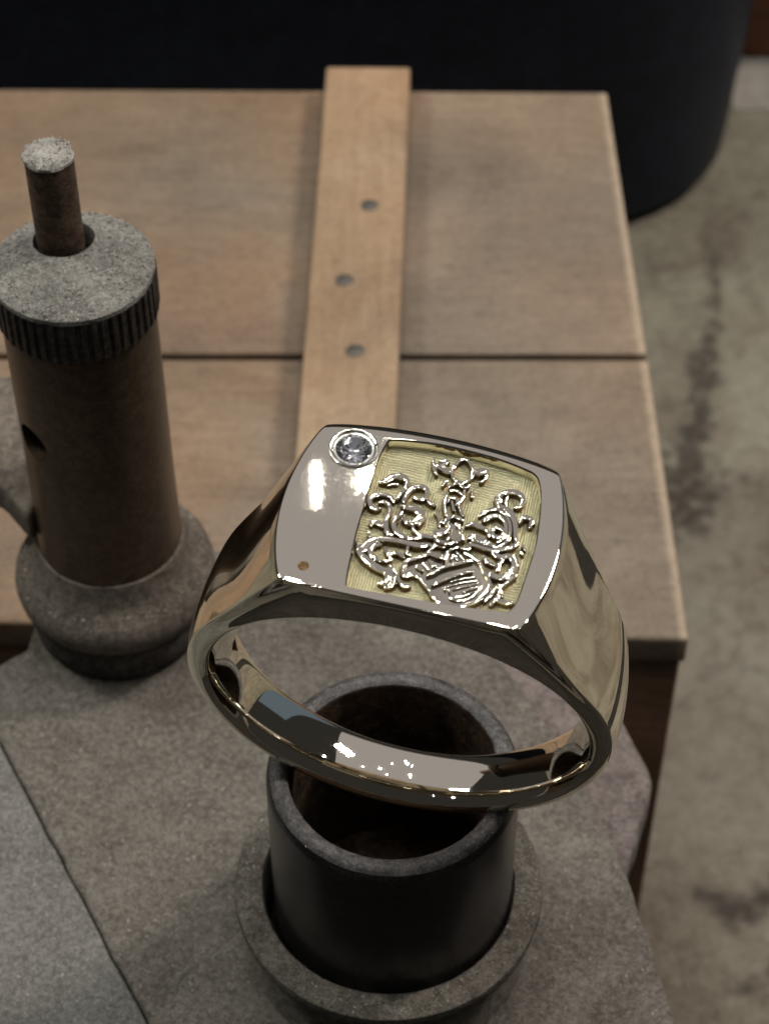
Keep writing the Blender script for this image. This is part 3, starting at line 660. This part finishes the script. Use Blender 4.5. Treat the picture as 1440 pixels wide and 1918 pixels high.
# stone in its seat
bez = link('stone_setting', lathe('stone_setting', [(.86, -.16), (1.20, -.16), (1.26, -.02), (1.24, .05), (1.17, .095), (1.11, .08), (1.0, -.02), (.91, -.03), (.86, -.16)], 'setting', 64, .012), ring, (DX, DY, H-.06))
def brilliant():
    R = .90; V = [(0, 0, -.62*R*1.15)]; F = []
    nG = 16; g0 = 1
    for i in range(nG): a = 2*math.pi*i/nG; V.append((R*math.cos(a), R*math.sin(a), -.02))
    g1 = len(V)
    for i in range(nG): a = 2*math.pi*i/nG; V.append((R*math.cos(a), R*math.sin(a), .02))
    c0 = len(V)
    for i in range(8): a = 2*math.pi*(i+.5)/8; V.append((R*.78*math.cos(a), R*.78*math.sin(a), .19))
    t0 = len(V)
    for i in range(8): a = 2*math.pi*i/8; V.append((R*.55*math.cos(a), R*.55*math.sin(a), .31))
    p0 = len(V)
    for i in range(8): a = 2*math.pi*(i+.5)/8; V.append((R*.45*math.cos(a), R*.45*math.sin(a), -.42))
    for i in range(nG): j = (i+1) % nG; F.append((g0+i, g0+j, g1+j, g1+i))
    for i in range(8):
        j = (i+1) % 8; a, b, c = 2*i, 2*i+1, (2*i+2) % 16
        F += [(g1+a, g1+b, c0+i), (g1+b, g1+c, c0+i), (g1+c, t0+j, c0+i), (c0+i, t0+j, t0+i), (g1+a, c0+i, t0+i)]
        F += [(g0+b, g0+a, p0+i), (g0+c, g0+b, p0+i), (p0+i, g0+a, 0), (g0+c, p0+i, 0)]
    F.append(tuple(t0+i for i in range(8)))
    me = mesh('stone', V, F, 'stone', False); bm = bmesh.new(); bm.from_mesh(me); bmesh.ops.recalc_face_normals(bm, faces=bm.faces); bm.to_mesh(me); bm.free(); return me
link('seat_cup', lathe('seat_cup', [(.01, -.80), (.5, -.62), (.88, -.20), (.95, -.10), (.97, -.2), (.6, -.9), (.01, -.95)], 'cup', 40), bez)
link('stone', brilliant(), bez, (0, 0, .0))
bead = lathe('prong', [(.01, -.05), (.10, -.04), (.10, .03), (.06, .08), (.01, .10)], 'gold', 16)
for a in (25, 115, 205, 300): link('prong', bead, bez, (1.08*math.cos(math.radians(a)), 1.08*math.sin(math.radians(a)), .06))
sx_, sy_ = face(568, 1057)
V = []; 
link('brown_speck', lathe('brown_speck', [(.27, -.004), (.25, .02), (.14, .035), (.01, .03)], 'brown_spot', 24, .03), ring, (sx_, sy_, H+dome(sx_, sy_)+.003))

# ================================================================== loose dust grains
for nm, c in (('grain_light', (.33, .31, .285)), ('grain_dark', (.07, .062, .055))):
    m, nt, b = newmat(nm); b.inputs['Base Color'].default_value = c+(1,); b.inputs['Roughness'].default_value = .95; M[nm] = m
def inside(x, y, P):
    c = False; n = len(P)
    for i in range(n):
        (x1, y1), (x2, y2) = P[i], P[i-1]
        if (y1 > y) != (y2 > y) and x < (x2-x1)*(y-y1)/(y2-y1)+x1: c = not c
    return c
def grains(parent, count, where, smin, smax, dark=.3, name='dust_grains'):
    V = []; F = []; mi = []
    rnd = random.Random(count)
    k = 0
    while k < count:
        p = where(rnd)
        if p is None: continue
        k += 1; x, y, z = p; s_ = smin+(smax-smin)*rnd.random()**3; a = rnd.random()*6.28
        el = 1 if rnd.random() < .8 else 2.6
        b0 = len(V)
        for (dx, dy, dz) in ((1, 0, 0), (-1, .2, 0), (0, .9, 0), (.1, -1, 0), (0, 0, .9), (0, 0, -.6)):
            dx *= el*rnd.uniform(.6, 1.2); dy *= rnd.uniform(.6, 1.2)
            V.append((x+s_*(dx*math.cos(a)-dy*math.sin(a)), y+s_*(dx*math.sin(a)+dy*math.cos(a)), z+s_*dz*.7))
        for f in ((0, 2, 4), (2, 1, 4), (1, 3, 4), (3, 0, 4), (2, 0, 5), (1, 2, 5), (3, 1, 5), (0, 3, 5)):
            F.append(tuple(b0+i for i in f)); mi.append(1 if (k*7919) % 100 < dark*100 else 0)
    me = mesh(name, V, F, 'grain_light', False); slot(me, 'grain_dark'); me.polygons.foreach_set('material_index', mi)
    return tag(link(name, me, parent), kind='stuff')
def disc(r0, r1, z, ox=0, oy=0, skip=None):
    def f(rd):
        r = math.sqrt(r0*r0+(r1*r1-r0*r0)*rd.random()); t = rd.random()*6.2832; x, y = ox+r*math.cos(t), oy+r*math.sin(t)
        if skip and math.hypot(x-skip[0], y-skip[1]) < skip[2]: return None
        return (x, y, z(r) if callable(z) else z)
    return f
def on_plate(P, z):
    def f(rd):
        x, y = rd.uniform(-31, 19), rd.uniform(-9, 32)
        if not inside(x, y, P) or math.hypot(x, y) < 9 or math.hypot(x-PX, y-PY) < 6.3: return None
        return (x, y, z)
    return f
grains(plat, 9000, on_plate(main, 60.01), .015, .075, .5)
grains(plat, 2500, on_plate(side, 59.96), .015, .075, .4)
grains(post, 5200, disc(0, 4.8, lambda r: 33.62-.029*r*r, 0, 0, (-.62, 1.75, 1.95)), .02, .085, .4)
grains(post, 900, disc(5.6, 6.6, lambda r: 7.1-.6*(r-5.2)), .02, .09, .4)
grains(pn, 420, disc(0, 1.38, 39.98), .02, .09, .3)
grains(tube, 2200, disc(7.7, 9.1, 6.02, -.24), .015, .07, .45)
grains(tube, 1500, disc(6.05, 7.05, lambda r: 17.98-.5*abs(r-6.55)**2), .01, .04, .5)
